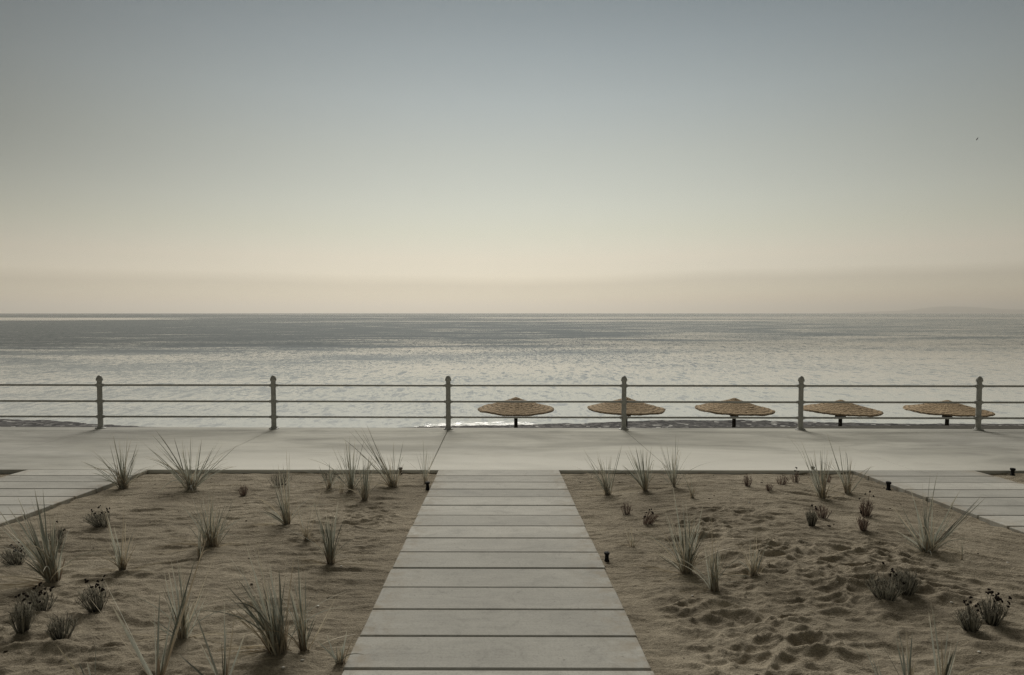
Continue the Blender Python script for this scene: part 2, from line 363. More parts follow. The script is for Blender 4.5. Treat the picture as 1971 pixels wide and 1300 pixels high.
def sand_field(X, Y):
    u = X - (-.011 - .0202 * Y)
    Z = .05 + SLOPE * (EDGE - Y)
    dpath = np.min([np.abs(u - c) for c in PATHS], axis=0) - PW / 2          # distance from the nearest walk edge
    dk = (EDGE - .004 * (X + .2)) - Y
    near = sst(8.5, 3.6, Y)
    Z = Z - (.052 - .027 * near)
    mound = sst(.1, 1.3, dpath) * sst(.1, 1.2, dk)
    Z = Z + mound * (.03 + .05 * fbm(X * .55, Y * .6, 3, 5) + .02 * fbm(X * 1.7 + 5, Y * 2.1, 3, 9))
    # wind ripples drawn out across the slope, slanting on the right
    sl = sst(2.5, 5.5, X) * .28
    wx = X + .25 * fbm(X * 1.1, Y * 1.1, 2, 21); wy = Y + sl * X + .16 * fbm(X * 1.3 + 9, Y * 1.3, 3, 22)
    rip = fbm(wx * 1.6, wy * 7.0, 4, 31, .55)
    # trampled parts: cups with crisp rims
    m_right = sst(.05, .35, u - .95) * sst(6.9, 4.9, Y) * sst(4.6, 3.0, u) + .9 * sst(1.5, 2.2, u) * sst(3.9, 3.1, u) * sst(7.6, 6.6, Y) * sst(4.6, 5.4, Y)
    m_left = sst(.05, .35, -u - .95) * sst(2.4, 1.6, -u) * sst(8.2, 6.5, Y)
    m_ll = .75 * sst(1.6, 2.0, -u) * sst(5.2, 4.4, Y) * sst(-.25, .05, vnoise(X * .9, Y * .9, 77))
    tr = np.clip(m_right + .8 * m_left + m_ll, 0, 1) * sst(.02, .25, dpath)
    tr = tr * (.35 + .65 * sst(-.35, .05, fbm(X * .8, Y * .8, 2, 41)))
    ax = X + .26 * fbm(X * 2.2, Y * 2.8, 2, 51, .35); ay = Y + .15 * fbm(X * 2.2 + 4, Y * 2.8, 2, 52, .35)
    f1, f2, w = worley(ax * 3.2, ay * 6.0, 3); g1, g2, w2 = worley(ax * 6.2 + 3, ay * 11.0, 4)
    rim = (1 - np.clip((f2 - f1) / .9, 0, 1)) ** 1.6; rim2 = (1 - np.clip((g2 - g1) / .8, 0, 1)) ** 2.0
    big = np.clip((X - .8) / 1.6, 0, 1) * sst(5.4, 3.8, Y)
    Z = Z + tr * ((.046 + .010 * big) * (.65 + .5 * w) * (rim - .3) + (.4 + .7 * w2) * .020 * rim2)
    Z = Z + (.026 + .012 * tr) * rip + .007 * fbm(wx * 4.5, wy * 15, 3, 33) + .005 * np.abs(fbm(X * 7 + 3, Y * 11, 3, 34)) * sst(0, .3, dpath + .12)
    crest = 1 - np.clip(np.abs(3.2 * fbm(wx * 1.3 + 3, wy * 4.4, 3, 71, .42)), 0, 1); Z = Z + .024 * crest ** 2 * mound * (.35 + .65 * sst(-.2, .2, fbm(X * .6, Y * .6, 2, 72)))
    Z = Z + .004 * fbm(X * 12, Y * 18, 3, 61) * sst(0, .1, dpath + .1)
    for bx, by, br, bh in BUMPS:
        d2 = ((X - bx) ** 2 + (Y - by) ** 2) / br ** 2
        Z = Z + bh * np.exp(-d2)
    under = sst(.0, -.06, dpath)
    return Z - under * .12
ZG = sand_field(GX, GY)
def sand_z(x, y):
    return float(sand_field(np.array([[x]]), np.array([[y]]))[0, 0])
def ground(px, py):
    """where the line of sight through a pixel of the photograph meets the sand"""
    d = ray(px, py); zo = -.06
    for _ in range(12):
        # plane z = .05+SLOPE*(EDGE-y)+zo
        k = (.05 + SLOPE * EDGE + zo - H) / (d.z + SLOPE * d.y); p = CAM + d * k
        zo = zo + .7 * (sand_z(p.x, p.y) - (path_z(p.y) + zo))
    return Vector((p.x, p.y, sand_z(p.x, p.y)))
ny, nx = GX.shape
V = np.stack([GX.ravel(), GY.ravel(), ZG.ravel()], 1)
idx = np.arange(ny * nx).reshape(ny, nx)
FQ = np.stack([idx[:-1, :-1].ravel(), idx[:-1, 1:].ravel(), idx[1:, 1:].ravel(), idx[1:, :-1].ravel()], 1)
sand = obj('sand', V, FQ, M['sand'], smooth=True); sand['kind'] = 'structure'

# ------------------------------------------------------------------ walks and promenade (single grooved sheets)
def walk(centre, y0, seed):
    r = random.Random(seed); P = .402; G = .0105; C = .005; D = .07
    rows = []     # (y, dz, plank id)
    y = EDGE - .004 - centre * .004; k = 0
    rows.append((y, -D - .2, 0))
    while y > y0:
        a = r.uniform(-.0015, .0015); b = a + r.uniform(-.0012, .0012); pid = r.random(); g = G * r.uniform(.75, 1.3)
        ye = y - P
        rows += [(y - .0001, a - C * .8, pid), (y - C, a, pid)]
        for q in range(1, 4): rows.append((y - C - (P - 2 * g - 2 * C) * q / 4, a + (b - a) * q / 4, pid))
        rows += [(ye + 2 * g + C, b, pid), (ye + 2 * g, b - C * .8, pid), (ye + 2 * g - .0003, -D, pid), (ye + .0003, -D, pid)]
        y = ye; k += 1
    rows.append((y, -D - .2, 0))
    us = [(-PW / 2, -.2), (-PW / 2, -.006), (-PW / 2 + .006, 0)] + [(-PW / 2 + PW * q / 10, 0) for q in range(1, 10)] + [(PW / 2 - .006, 0), (PW / 2, -.006), (PW / 2, -.2)]
    vs = []; pl = []; ed = []
    for (yy, dz, pid) in rows:
        jog = (random.Random(int(pid * 1e6)).uniform(-.006, .006))
        for (u, uz) in us:
            x = path_x(yy) + centre + u + (jog if abs(u) > PW / 2 - .01 else 0)
            z = path_z(yy) + (uz if uz <= -.1 else max(dz, -D - .2) + uz)
            vs.append((x, yy - .004 * (u), z)); pl.append(pid); ed.append(max(0, 1 - (PW / 2 - abs(u)) / .25))
    n = len(us); fs = []
    for i in range(len(rows) - 1):
        for j in range(n - 1):
            fs.append((i * n + j, (i + 1) * n + j, (i + 1) * n + j + 1, i * n + j + 1))
    o = obj('path', vs, fs, M['plank'], attr={'plank': pl, 'edge': ed}); o['kind'] = 'structure'
    return o
for i, c in enumerate(PATHS): walk(c, .9 if i == 0 else 1.4, 11 + i)

POSTX = [-8.466 + 3.582 * k for k in range(-2, 8)]
def promenade():
    xsn = []; g = .008
    x = -30.0
    js = [p + .02 * 0 for p in POSTX]
    xsn.append((-30, 0))
    for j in js:
        g = .009 if abs(j + 1.302) < .2 else .0035
        xsn += [(j - g - .006, 0), (j - g, -.004), (j - g + .0005, -.022), (j + g - .0005, -.022), (j + g, -.004), (j + g + .006, 0)]
    xsn.append((30, 0))
    xsn.sort()
    tsn = [0, .0015, .006, .2, .4, .6, .8, 1.0]
    vs = []; n = len(tsn) + 2
    for (x, dz) in xsn:
        yf = edge_y(x); yb = fence_y(x) + .16
        col = []
        for q, t in enumerate(tsn):
            y = yf + (yb - yf) * t; sh = -.02 * (y - fence_y(x))
            zz = .05 * (fence_y(x) - y) / (12.655 - EDGE)
            e = -.008 if q == 0 else (-.003 if q == 1 else 0)
            col.append((x + sh, y, zz + dz + e))
        vs.append((col[0][0], yf, -.6)); vs += col; vs.append((col[-1][0], yb, -2.8))
    fs = []
    for i in range(len(xsn) - 1):
        for j in range(n - 1): fs.append((i * n + j, (i + 1) * n + j, (i + 1) * n + j + 1, i * n + j + 1))
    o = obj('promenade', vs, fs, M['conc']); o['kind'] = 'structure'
promenade()
# dark stone coping behind the railing, widening to the right
vs = []; fs = []
for x in np.linspace(-30, 30, 61):
    w = .03 + .30 * max(0, min(1, (x + 1) / 9)); yb = fence_y(x) + .163
    z1 = -.045 + .05 * max(0, min(1, (x - 1) / 8))
    vs += [(x, yb, z1 - .01), (x, yb + .01, z1), (x, yb + w, z1), (x, yb + w + .008, z1 - .01), (x, yb + w + .008, -3.2)]
for i in range(60):
    for j in range(4): fs.append((i * 5 + j, i * 5 + 5 + j, i * 5 + 6 + j, i * 5 + 1 + j))
o = obj('seawall', vs, fs, M['kerb']); tag(o, 'low dark stone seawall coping behind the promenade railing', 'wall')

# ------------------------------------------------------------------ beach and sea
SEAZ = -3.2
SX = [-60, -27, -24, -20.5, -17, -12, -6, -3, .4, 4, 8, 12, 14, 18, 30, 60]
SY = [32.6, 32.6, 32.2, 31.0, 30.2, 29.9, 30.1, 30.7, 31.0, 31.5, 32.3, 32.3, 31.9, 31.3, 31, 31]
def shore_y(x): return np.interp(x, SX, SY)
bx = np.concatenate([np.linspace(-60, -30, 30), np.linspace(-29.8, 29.8, 400), np.linspace(30, 60, 30)]); by = np.concatenate([np.linspace(12.5, 28, 20), np.linspace(28.1, 36, 130)])
BX, BY = np.meshgrid(bx, by)
BZ = SEAZ + .045 * (shore_y(BX) - BY) + .010 * fbm(BX * 2.2, BY * 2.2, 4, 90) + .008 * fbm(BX * .4, BY * .4, 3, 91)
def grid_obj(name, X, Y, Z, mat, attr=None, smooth=True):
    a, b = X.shape; ix = np.arange(a * b).reshape(a, b)
    f = np.stack([ix[:-1, :-1].ravel(), ix[:-1, 1:].ravel(), ix[1:, 1:].ravel(), ix[1:, :-1].ravel()], 1)
    return obj(name, np.stack([X.ravel(), Y.ravel(), Z.ravel()], 1), f, mat, smooth=smooth, attr=attr)
o = grid_obj('beach', BX, BY, BZ, M['beach']); o['kind'] = 'structure'
sy = np.concatenate([np.linspace(28.5, 38, 110), np.geomspace(38.2, 38000, 90)])
sx = np.concatenate([-np.geomspace(36000, 31, 40), np.linspace(-30, 30, 300), np.geomspace(31, 36000, 40)])
WX, WY = np.meshgrid(sx, sy)
sh = WY - shore_y(np.clip(WX, -60, 60))
WZ = SEAZ + np.exp(-((sh - .9) / .35) ** 2) * .012 * (.6 + fbm(WX * .25, WY * .1, 2, 95)) + np.exp(-((sh - 3.2) / .6) ** 2) * .02 * (.5 + fbm(WX * .2 + 7, WY * .1, 2, 96))
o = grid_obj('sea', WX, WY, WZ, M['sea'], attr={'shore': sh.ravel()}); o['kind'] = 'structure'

# ------------------------------------------------------------------ railing
rail_root = empty('railing', (0, fence_y(0), 0), 'grey painted metal railing with three rails along the seaward edge of the promenade', 'railing')
RH = [.245, .565, .895]
def post_parts(x):
    y = fence_y(x) - rail_root.location.y
    m = MB(); m.lathe([(.050, .02), (.0495, .3), (.047, .99)], 24, (x, y, 0)); p = m.build('post', M['metal'], rail_root)
    m = MB(); m.lathe([(.047, .985), (.060, .988), (.064, 1.0), (.064, 1.012), (.058, 1.04), (.042, 1.075), (.022, 1.095), (.001, 1.1)], 24, (x, y, 0)); m.build('post_cap', M['metal'], p)
    m = MB(); m.lathe([(.10, -.006), (.10, .014), (.094, .018), (.068, .020), (.060, .045), (.054, .05)], 24, (x, y, 0)); bp = m.build('base_plate', M['metal'], p); smooth_by_angle(bp)
    m = MB()
    for k in range(4):
        a = math.pi / 4 + k * math.pi / 2; m.lathe([(.012, .017), (.012, .03), (.006, .033)], 6, (x + .083 * math.cos(a), y + .083 * math.sin(a), 0))
        b = m.build('bolt', M['metal'], p, False); m = MB()
    for h in RH:
        m = MB(); m.lathe([(.048, h - .045), (.0545, h - .04), (.0555, h), (.0545, h + .04), (.048, h + .045)], 24, (x, y, 0))
        m.tube((x - .085, y + .011 * .085, h), (x + .085, y - .011 * .085, h), .028, 14)
        c = m.build('rail_collar', M['metal'], p); smooth_by_angle(c)
    smooth_by_angle(p)
for x in POSTX: post_parts(x)
for h in RH:
    for a, b in zip(POSTX[:-1], POSTX[1:]):
        m = MB(); oy = rail_root.location.y; r = rng.uniform(-.003, .003)
        m.tube((a + .05, fence_y(a) - oy, h), (b - .05, fence_y(b) - oy, h + r), .0205, 16); q = m.build('rail', M['metal'], rail_root); smooth_by_angle(q)

# ------------------------------------------------------------------ straw parasols
def straw_canopy(name, parent, seed, RAD=1.1, HT=.30):
    rr = random.Random(seed); seg = 160; rows = 9; vs = []; au = []; dn = []
    prof = []
    for k in range(rows):
        u0 = k / rows; u1 = (k + 1.0) / rows
        for q in (0, .5, 1.0):
            u = u0 + (u1 - u0) * q
            z = HT * (1 - u) ** 1.16 + .014 * (1 - q) * (1 if k else 0) + (.012 if k else .02) * q
            prof.append((max(u * RAD + (.012 * q), .012), z, k + q * .98))
    prof += [(RAD + .02, -.015, rows), (RAD - .005, -.038, rows + .3), (RAD * .93, -.03, rows + .8), (RAD * .5, .07, rows + 3), (.04, HT - .1, rows + 6)]
    off = [rr.uniform(-1, 1) for _ in range(seg)]
    for i, (r, z, d) in enumerate(prof):
        for k in range(seg):
            a = 2 * math.pi * k / seg
            w = mn.noise(Vector((math.cos(a) * 9, math.sin(a) * 9, i * .9 + seed * 3)))
            lump = mn.noise(Vector((math.cos(a) * 2.2, math.sin(a) * 2.2, seed * 5.0)))
            e = 1 if i < 3 * rows + 2 else 0
            rj = r * (1 + .010 * w * e + (.009 * off[k] * (1 if 3 * rows - 1 <= i <= 3 * rows + 1 else .25) * e)) + .012 * lump * r
            zj = z + e * (.012 * w + .003 * off[k]) * min(1, r * 2) + .03 * lump * r
            vs.append((rj * math.cos(a), rj * math.sin(a), zj)); au.append(abs(k / seg * 2 - 1) * 14); dn.append(d)
    fs = []; n = len(prof)
    for i in range(n - 1):
        for k in range(seg):
            k2 = (k + 1) % seg; fs.append((i * seg + k, (i + 1) * seg + k, (i + 1) * seg + k2, i * seg + k2))
    fs.append(tuple(k for k in range(seg)))
    return obj(name, vs, fs, M['straw'], parent, attr={'around': au, 'down': dn})
UM = [(993, 787.0, 0, 0, 1.07, .31, 'round straw parasol with clearly ringed thatch, farthest left of the beach row, nearest the walk'),
      (1203, 787.0, 1.0, 0, 1.07, .31, 'straw parasol standing directly behind a railing post, second of the beach row'),
      (1412, 788.0, .6, .6, 1.06, .30, 'straw parasol showing its peak above the middle rail, in the middle of a railing bay'),
      (1617, 789.5, .2, 1.0, 1.03, .27, 'straw parasol whose left rim just touches the second railing post from the right'),
      (1823, 790.0, -.3, .5, 1.06, .27, 'straw parasol with its right side behind the rightmost railing post')]
for i, (px, py, tx, ty, rad, ht, lab) in enumerate(UM):
    d = ray(px, py); k = 17.72 / d.y; p = CAM + d * k
    zb = SEAZ + .045 * (float(shore_y(p.x)) - p.y) - .05
    u = empty('straw_parasol', (p.x, p.y, zb), lab, 'parasol', 'straw parasols on the beach below the promenade')
    hgt = p.z - zb; u.rotation_euler = (R(ty), R(tx), R(40 * i))
    c = straw_canopy('canopy', u, i + 1, rad, ht); c.location.z = hgt
    m = MB(); m.lathe([(.16, ht - .052), (.17, ht - .046), (.11, ht - .012), (.055, ht + .012), (.02, ht + .022)], 20); cp = m.build('canopy_cap', M['straw'], u, True, (0, 0, hgt))
    for an, v in (('around', 3.0), ('down', 5.3)):
        a = cp.data.attributes.new(an, 'FLOAT', 'POINT'); a.data.foreach_set('value', [v + .37 * (q % 7) for q in range(len(cp.data.vertices))])
    m = MB(); m.tube((0, 0, -.1), (0, 0, hgt + ht - .11), .058, 14, .05); pl = m.build('pole', M['pole'], u); smooth_by_angle(pl)
    m = MB(); m.box((0, 0, hgt - .17), (.21, .21, .10), .012); m.build('bracket', M['pole'], u, False)

# ------------------------------------------------------------------ small black path lights
def path_light(px, py, lab, hh=.105):
    p = ground(px, py) if not isinstance(px, Vector) else px
    e = empty('path_light', p, lab, 'path light', 'small black path lights set in the sand')
    s = hh / .105 * .92
    m = MB(); m.lathe([(.030 * s, -.06), (.030 * s, .012 * s), (.023 * s, .02 * s), (.022 * s, .07 * s), (.026 * s, .078 * s)], 20); b = m.build('lamp_body', M['black'], e); smooth_by_angle(b)
    m = MB(); m.lathe([(.027 * s, .079 * s), (.033 * s, .083 * s), (.033 * s, .098 * s), (.030 * s, .105 * s)], 20); b = m.build('lamp_cap', M['black'], e); smooth_by_angle(b)
    m = MB(); m.lathe([(.019 * s, .1052 * s), (.018 * s, .107 * s), (.001, .1085 * s)], 16); m.build('lamp_lens', M['lens'], e)
path_light(823, 942, 'black path light beside the left edge of the centre walk, under thin grass blades')
path_light(1168, 1080, 'black path light alone in the sand by the right edge of the centre walk', .085)
path_light(1710, 943, 'black path light against the left edge of the right hand walk', .115)
path_light(1949, 916, 'black path light in the sand strip beyond the right hand walk', .12)
path_light(771, 913, 'black path light by the promenade kerb behind a dry grass clump', .105)
path_light(1564, 911, 'black path light by the promenade kerb behind the arching grass', .105)

# ------------------------------------------------------------------ grasses
class Blades:
    def __init__(s): s.v = []; s.f = []; s.a = []; s.t = []
    def add(s, p0, p1, p2, w, r, n=7, wp=.52, fold=.28):
        tone = r.random(); tw = r.uniform(-.9, .9); b = len(s.v)
        for i in range(n + 1):
            t = i / n
            p = p0 * (1 - t) ** 2 + p1 * 2 * t * (1 - t) + p2 * t * t
            d = ((p1 - p0) * (1 - t) + (p2 - p1) * t); d = d.normalized() if d.length > 1e-6 else Vector((0, 0, 1))
            sd = d.cross(Vector((0, -1, .15))); sd = sd.normalized() if sd.length > 1e-4 else Vector((1, 0, 0))
            nn = d.cross(sd); ang = tw + t * tw * .8; side = sd * math.cos(ang) + nn * math.sin(ang); nrm = d.cross(side)
            hw = w * .5 * (max(0.0, 1 - t) ** wp) * (.75 + .25 * min(1, t * 6)) + .0004
            s.v += [tuple(p - side * hw), tuple(p + nrm * hw * fold), tuple(p + side * hw)]
            s.a += [t] * 3; s.t += [tone] * 3
        for i in range(n):
            k = b + i * 3; s.f += [(k, k + 1, k + 4, k + 3), (k + 1, k + 2, k + 5, k + 4)]
    def build(s, name, mat, parent):
        if s.v: return obj(name, s.v, s.f, mat, parent, True, attr={'along': s.a, 'tone': s.t})
def grass(bx, by, hpx, n, lab, tips=(), lean=0.0, spread=.35, dry=6, ldry=0, bw=.011, foot=.035, sheath=8, seed=None, droop=.12, dl=.6, base=None):
    """bx,by: foot in the photograph; hpx: height there; tips: individual long leaves (x, y of the tip, droop, dry?)"""
    r = random.Random(seed if seed is not None else int(bx * 7 + by))
    p = base if base is not None else ground(bx, by); s = (p.y * .999 + (H - p.z) * .04) / F; h = hpx * s * 1.14
    e = empty('grass_clump', p, lab, 'grass clump', 'dune grass clumps planted in the sand')
    G = Blades(); D = Blades(); T = Blades(); O = Vector((0, 0, -.02))
    def f0(k=1.0):
        a = r.uniform(0, 6.28); q = foot * .8 * math.sqrt(r.random()) * k; return Vector((q * math.cos(a) * 1.3, q * math.sin(a), -.02))
    for tp in tips:
        tx, ty = tp[0], tp[1]; dr = tp[2] if len(tp) > 2 else .1; kind = tp[3] if len(tp) > 3 else 0
        b = f0(); dep = r.uniform(-.35, .35)
        t = Vector(((tx - bx) * s, dep * abs(tx - bx) * s * .6 + r.uniform(-.04, .04), max(.0, (by - ty) * s * 1.07)))
        L = (t - b).length; c = b + (t - b) * .5 + Vector((0, 0, dr * L))
        (D if kind else G).add(b, c, t, bw * r.uniform(.75, 1.1) * (.7 if kind else 1), r, 9)
        if n > 8 and not kind:                               # a shorter leaf of the same shoot
            for _k in range(2 if n > 15 else 1):
                b2 = f0(); k2 = r.uniform(.6, 1.05); t2 = b2 + (t - b) * k2 + Vector((r.gauss(0, .05), r.gauss(0, .06), r.gauss(0, .02))) * L; t2.z = max(.01, t2.z)
                G.add(b2, b2 + (t2 - b2) * .5 + Vector((0, 0, (dr + .03) * L * k2)), t2, bw * r.uniform(.5, .85), r, 8)
    for i in range(n):
        b = f0(); a = r.uniform(0, 6.28); tl = min(abs(r.gauss(0, spread * 1.35)), 1.35)
        L = h * r.uniform(.35, 1.0) * (1 if tl < .6 else .8)
        dx = math.sin(tl) * math.cos(a) + lean * r.uniform(.5, 1.1); dy = math.sin(tl) * math.sin(a) * .8
        dv = Vector((dx, dy, max(.12, math.cos(tl)))).normalized(); t = b + dv * L; q_ = r.random() ** 2; t.z -= q_ * .38 * L * min(1, tl + .3); c = b + dv * L * .55 + Vector((-dx * .10 * L, -dy * .10 * L, (droop + .32 * q_) * L * (.35 + tl)))
        (D if r.random() < .26 else G).add(b, c, t, bw * r.uniform(.45, .85), r)
    for i in range(int(n * .3)):                             # long loose arching leaves
        b = f0(); a = r.gauss(math.pi if r.random() < .5 - lean else 0, .7); tl = r.uniform(.55, 1.15); L = h * r.uniform(.75, 1.12)
        dv = Vector((math.sin(tl) * math.cos(a), math.sin(tl) * math.sin(a), math.cos(tl))); t = b + dv * L; t.z = max(.02, t.z - L * r.uniform(0, .3))
        (D if r.random() < .4 else G).add(b, b + Vector((dv.x * .35, dv.y * .35, .62)) * L * .72, t, bw * r.uniform(.4, .7), r, 10)
    for i in range(int(dry * 1.5)):
        b = f0(1.2); a = r.uniform(0, 6.28); tl = abs(r.gauss(0, spread * 1.3)); L = h * r.uniform(.3, .85)
        dv = Vector((math.sin(tl) * math.cos(a) + lean * .6, math.sin(tl) * math.sin(a), max(.1, math.cos(tl)))).normalized(); t = b + dv * L
        if r.random() < .3: t.z *= .55
        D.add(b, b + dv * L * .5 + Vector((0, 0, .14 * L)), t, bw * r.uniform(.35, .75), r)
    for i in range(ldry):                                   # dead leaves fallen on the sand
        b = f0(1.6); a = r.choice([r.gauss(math.pi, .5), r.gauss(0, .5)]) if abs(lean) < .15 else r.gauss(math.pi if lean < 0 else 0, .35); L = h * r.uniform(.5, 1.0) * dl * 1.6
        t = Vector((math.cos(a) * L, math.sin(a) * L * .8, 0)); wp = p + t; t.z = sand_z(wp.x, wp.y) - p.z + .012
        mid = b * .5 + t * .5; wp = p + mid; mid.z = sand_z(wp.x, wp.y) - p.z + .05 * r.uniform(.3, 1.4)
        D.add(b, mid, t, bw * r.uniform(.4, .8), r)
    for i in range(sheath):
        b = f0(.9); L = h * r.uniform(.16, .38); t = b + Vector((r.gauss(lean * .3, .14) * L, r.gauss(0, .14) * L, L))
        T.add(b, b * .5 + t * .5 + Vector((0, 0, .02)), t, bw * r.uniform(.9, 1.3), r, 4, .4, .5)
    G.build('leaf_blades', M['green'], e); D.build('dry_leaves', M['dry'], e); T.build('stem_base', M['sheath'], e)
    return e
# left bed, back row
grass(238, 940, 92, 34, 'fan of dark grass leaves at the corner of the left walk and the kerb', [(222, 838, .03), (176, 871, .14), (160, 893, .15), (210, 858, .05), (268, 868, .0), (246, 842, 0), (175, 912, .2), (262, 858, 0), (230, 850, 0)], -.05, .42, 4, 2, .0125, .05, 8)
grass(368, 942, 95, 22, 'wide arching grass tussock by the kerb, right of the corner fan', [(306, 832, .1), (294, 846, .06), (277, 870, .16), (336, 846, .02), (428, 842, -.02), (456, 862, .02), (458, 900, .2), (285, 895, .18), (369, 845, 0), (352, 850, 0), (387, 852, 0), (410, 865, 0), (440, 893, .2), (300, 868, .1)], 0, .5, 4, 3, .014, .05, 12)
grass(553, 1010, 98, 26, 'dense grass clump leaning left in the middle of the left bed, dark shrub behind', [(552, 873, 0, 1), (505, 985, .12), (522, 905, .02), (510, 972, .1), (558, 880, 0), (528, 925, 0), (545, 900, 0), (495, 980, .12)], -.22, .3, 8, 6, .0115, .03, 10)
grass(676, 945, 92, 22, 'upright green clump by the kerb, tallest of a pair left of the walk', [(637, 862, .08), (652, 848, .02), (675, 843, 0), (686, 850, 0), (671, 855, 0), (615, 885, .14), (725, 884, -.03), (662, 868, 0), (690, 862, 0)], -.1, .3, 3, 2, .011, .025, 7)
grass(702, 962, 85, 16, 'pale stemmed grass clump in front of its taller neighbour', [(698, 886, 0), (712, 880, 0), (722, 858, 0), (702, 870, 0), (672, 912, .03), (711, 893, 0)], .0, .26, 14, 3, .010, .03, 14)
grass(757, 938, 78, 9, 'straw footed clump, its very long leaves leaning left over the promenade', [(679, 823, .05), (698, 822, .02), (704, 824, -.02), (660, 848, .12), (685, 878, .14), (778, 852, 0), (758, 856, .02), (722, 868, .08), (736, 872, .06), (666, 862, .14), (712, 862, .06)], -.25, .4, 22, 4, .0115, .05, 12)
grass(819, 931, 78, 4, 'thin tuft of few blades by a path light at the left walk edge', [(801, 876, .05), (814, 850, 0), (822, 862, 0), (806, 868, .02), (838, 866, 0, 1)], 0, .16, 3, 0, .010, .02, 4)
grass(633, 940, 52, 14, 'short ragged grass tuft against the kerb, left of the tall pair', [(616, 896, .02), (655, 892, 0, 1), (640, 898, 0)], -.05, .35, 8, 3, .009, .03, 6)
grass(657, 950, 58, 3, 'wispy dry grass stalks between the short tuft and the tall pair', [(650, 905, 0, 1), (656, 892, 0, 1)], 0, .2, 6, 2, .007, .02, 2)
# left bed, middle
grass(405, 1052, 108, 36, 'broad upright grass clump in the middle of the left bed', [(365, 980, .06), (385, 950, .02), (392, 945, 0), (418, 915, 0, 1), (403, 940, 0), (436, 962, 0), (425, 975, 0), (440, 1005, .02), (312, 1030, .05, 1), (470, 1034, .03, 1)], -.03, .26, 16, 7, .0115, .06, 16)
grass(590, 1040, 60, 3, 'small dry grass tuft with tall bare stalks', [(568, 955, 0, 1), (597, 945, .02, 1), (624, 940, .02, 1), (612, 952, 0, 1), (575, 985, 0)], 0, .3, 14, 3, .0065, .02, 5)
grass(637, 1085, 105, 30, 'tidy upright green grass clump near the left side of the walk', [(603, 962, .03), (615, 980, .02), (628, 985, 0), (648, 990, 0), (653, 970, 0), (640, 1000, 0), (618, 1000, .0)], -.04, .16, 8, 9, .0125, .028, 12)
grass(235, 1100, 92, 12, 'narrow grass clump with blue green leaves and two long pale stalks', [(206, 990, .03), (195, 975, .02, 1), (246, 1005, 0, 1), (249, 1006, 0, 1), (243, 975, 0, 1), (222, 1018, .02), (213, 1040, .02), (297, 1098, .08), (270, 1045, .02, 1)], -.05, .22, 5, 6, .0125, .025, 14)
grass(103, 1120, 130, 44, 'large blue green grass clump leaning strongly left, fallen leaves beside it', [(72, 948, .02), (80, 955, 0), (25, 967, .03), (8, 974, .05), (2, 1018, .06), (40, 990, .03), (28, 1020, .06), (55, 985, .02), (0, 1002, .06), (110, 1000, 0), (118, 1040, 0), (95, 990, 0), (20, 1000, .05), (50, 1065, .06), (107, 960, 0, 1)], -.30, .22, 10, 16, .0135, .04, 14, dl=.7)
grass(385, 1075, 75, 4, 'few thin blades standing in front of the broad middle clump', [(378, 1035, 0), (383, 1050, 0), (390, 1040, 0)], 0, .12, 3, 1, .010, .015, 3)
# left bed, front
grass(352, 1228, 140, 14, 'grass clump with crossed brown leaves behind the front tuft', [(333, 1087, .02), (342, 1090, .0), (317, 1110, .03), (318, 1122, .06), (352, 1092, 0), (280, 1193, -.05), (365, 1130, 0), (370, 1140, 0), (425, 1065, .02, 1), (400, 1112, .02, 1), (392, 1140, .01)], 0, .14, 9, 8, .0115, .028, 12)
grass(537, 1253, 185, 34, 'largest grass tussock at the front of the left bed, leaning left over fallen straw', [(443, 1075, .08), (482, 1057, .04), (474, 1112, .08), (510, 1103, .03), (497, 1090, .05), (440, 1122, .08), (432, 1145, .08), (478, 1140, .06), (500, 1040, .03, 1), (462, 1152, .1, 1), (430, 1168, .08, 1), (430, 1178, .05, 1), (520, 1100, .02), (535, 1110, .01), (548, 1120, 0), (480, 1225, .03, 1)], -.28, .26, 18, 18, .0125, .05, 14, dl=.42)
grass(585, 1251, 150, 12, 'slim grass clump close beside the largest tussock with one tall straight leaf', [(578, 1068, 0), (555, 1115, .02), (580, 1100, .0), (592, 1165, 0), (606, 1190, .12), (640, 1180, .02, 1), (563, 1118, .02), (560, 1150, .03), (650, 1152, .02, 1)], -.12, .16, 6, 3, .012, .022, 8)
grass(655, 1277, 75, 4, 'small grass sprout right at the left edge of the walk in front', [(634, 1214, .04), (666, 1220, .03), (628, 1245, .05), (612, 1228, .08), (660, 1240, 0), (658, 1297, .1, 1)], 0, .3, 2, 0, .0125, .018, 6)
grass(306, 1325, 200, 3, 'front left grass tuft with four broad leaves spread like a fan', [(200, 1185, .0), (206, 1116, .02), (386, 1075, .01), (333, 1160, .0), (390, 1062, 0, 1), (318, 1240, 0), (180, 1150, .02, 1)], 0, .14, 0, 0, .022, .012, 3)
grass(432, 1332, 210, 2, 'front tuft of thin grass leaves between the fan tuft and the largest tussock', [(372, 1168, .01), (432, 1170, 0), (449, 1200, 0, 1), (505, 1180, .02, 1), (382, 1245, 0), (350, 1258, .02), (470, 1230, .02)], 0, .1, 0, 0, .0145, .012, 3)
grass(185, 1345, 160, 1, 'single broad leaf and dry stalk at the bottom left corner of the bed', [(112, 1246, .02, 1), (148, 1275, .03), (163, 1280, .03)], 0, .1, 0, 0, .02, .01, 1)
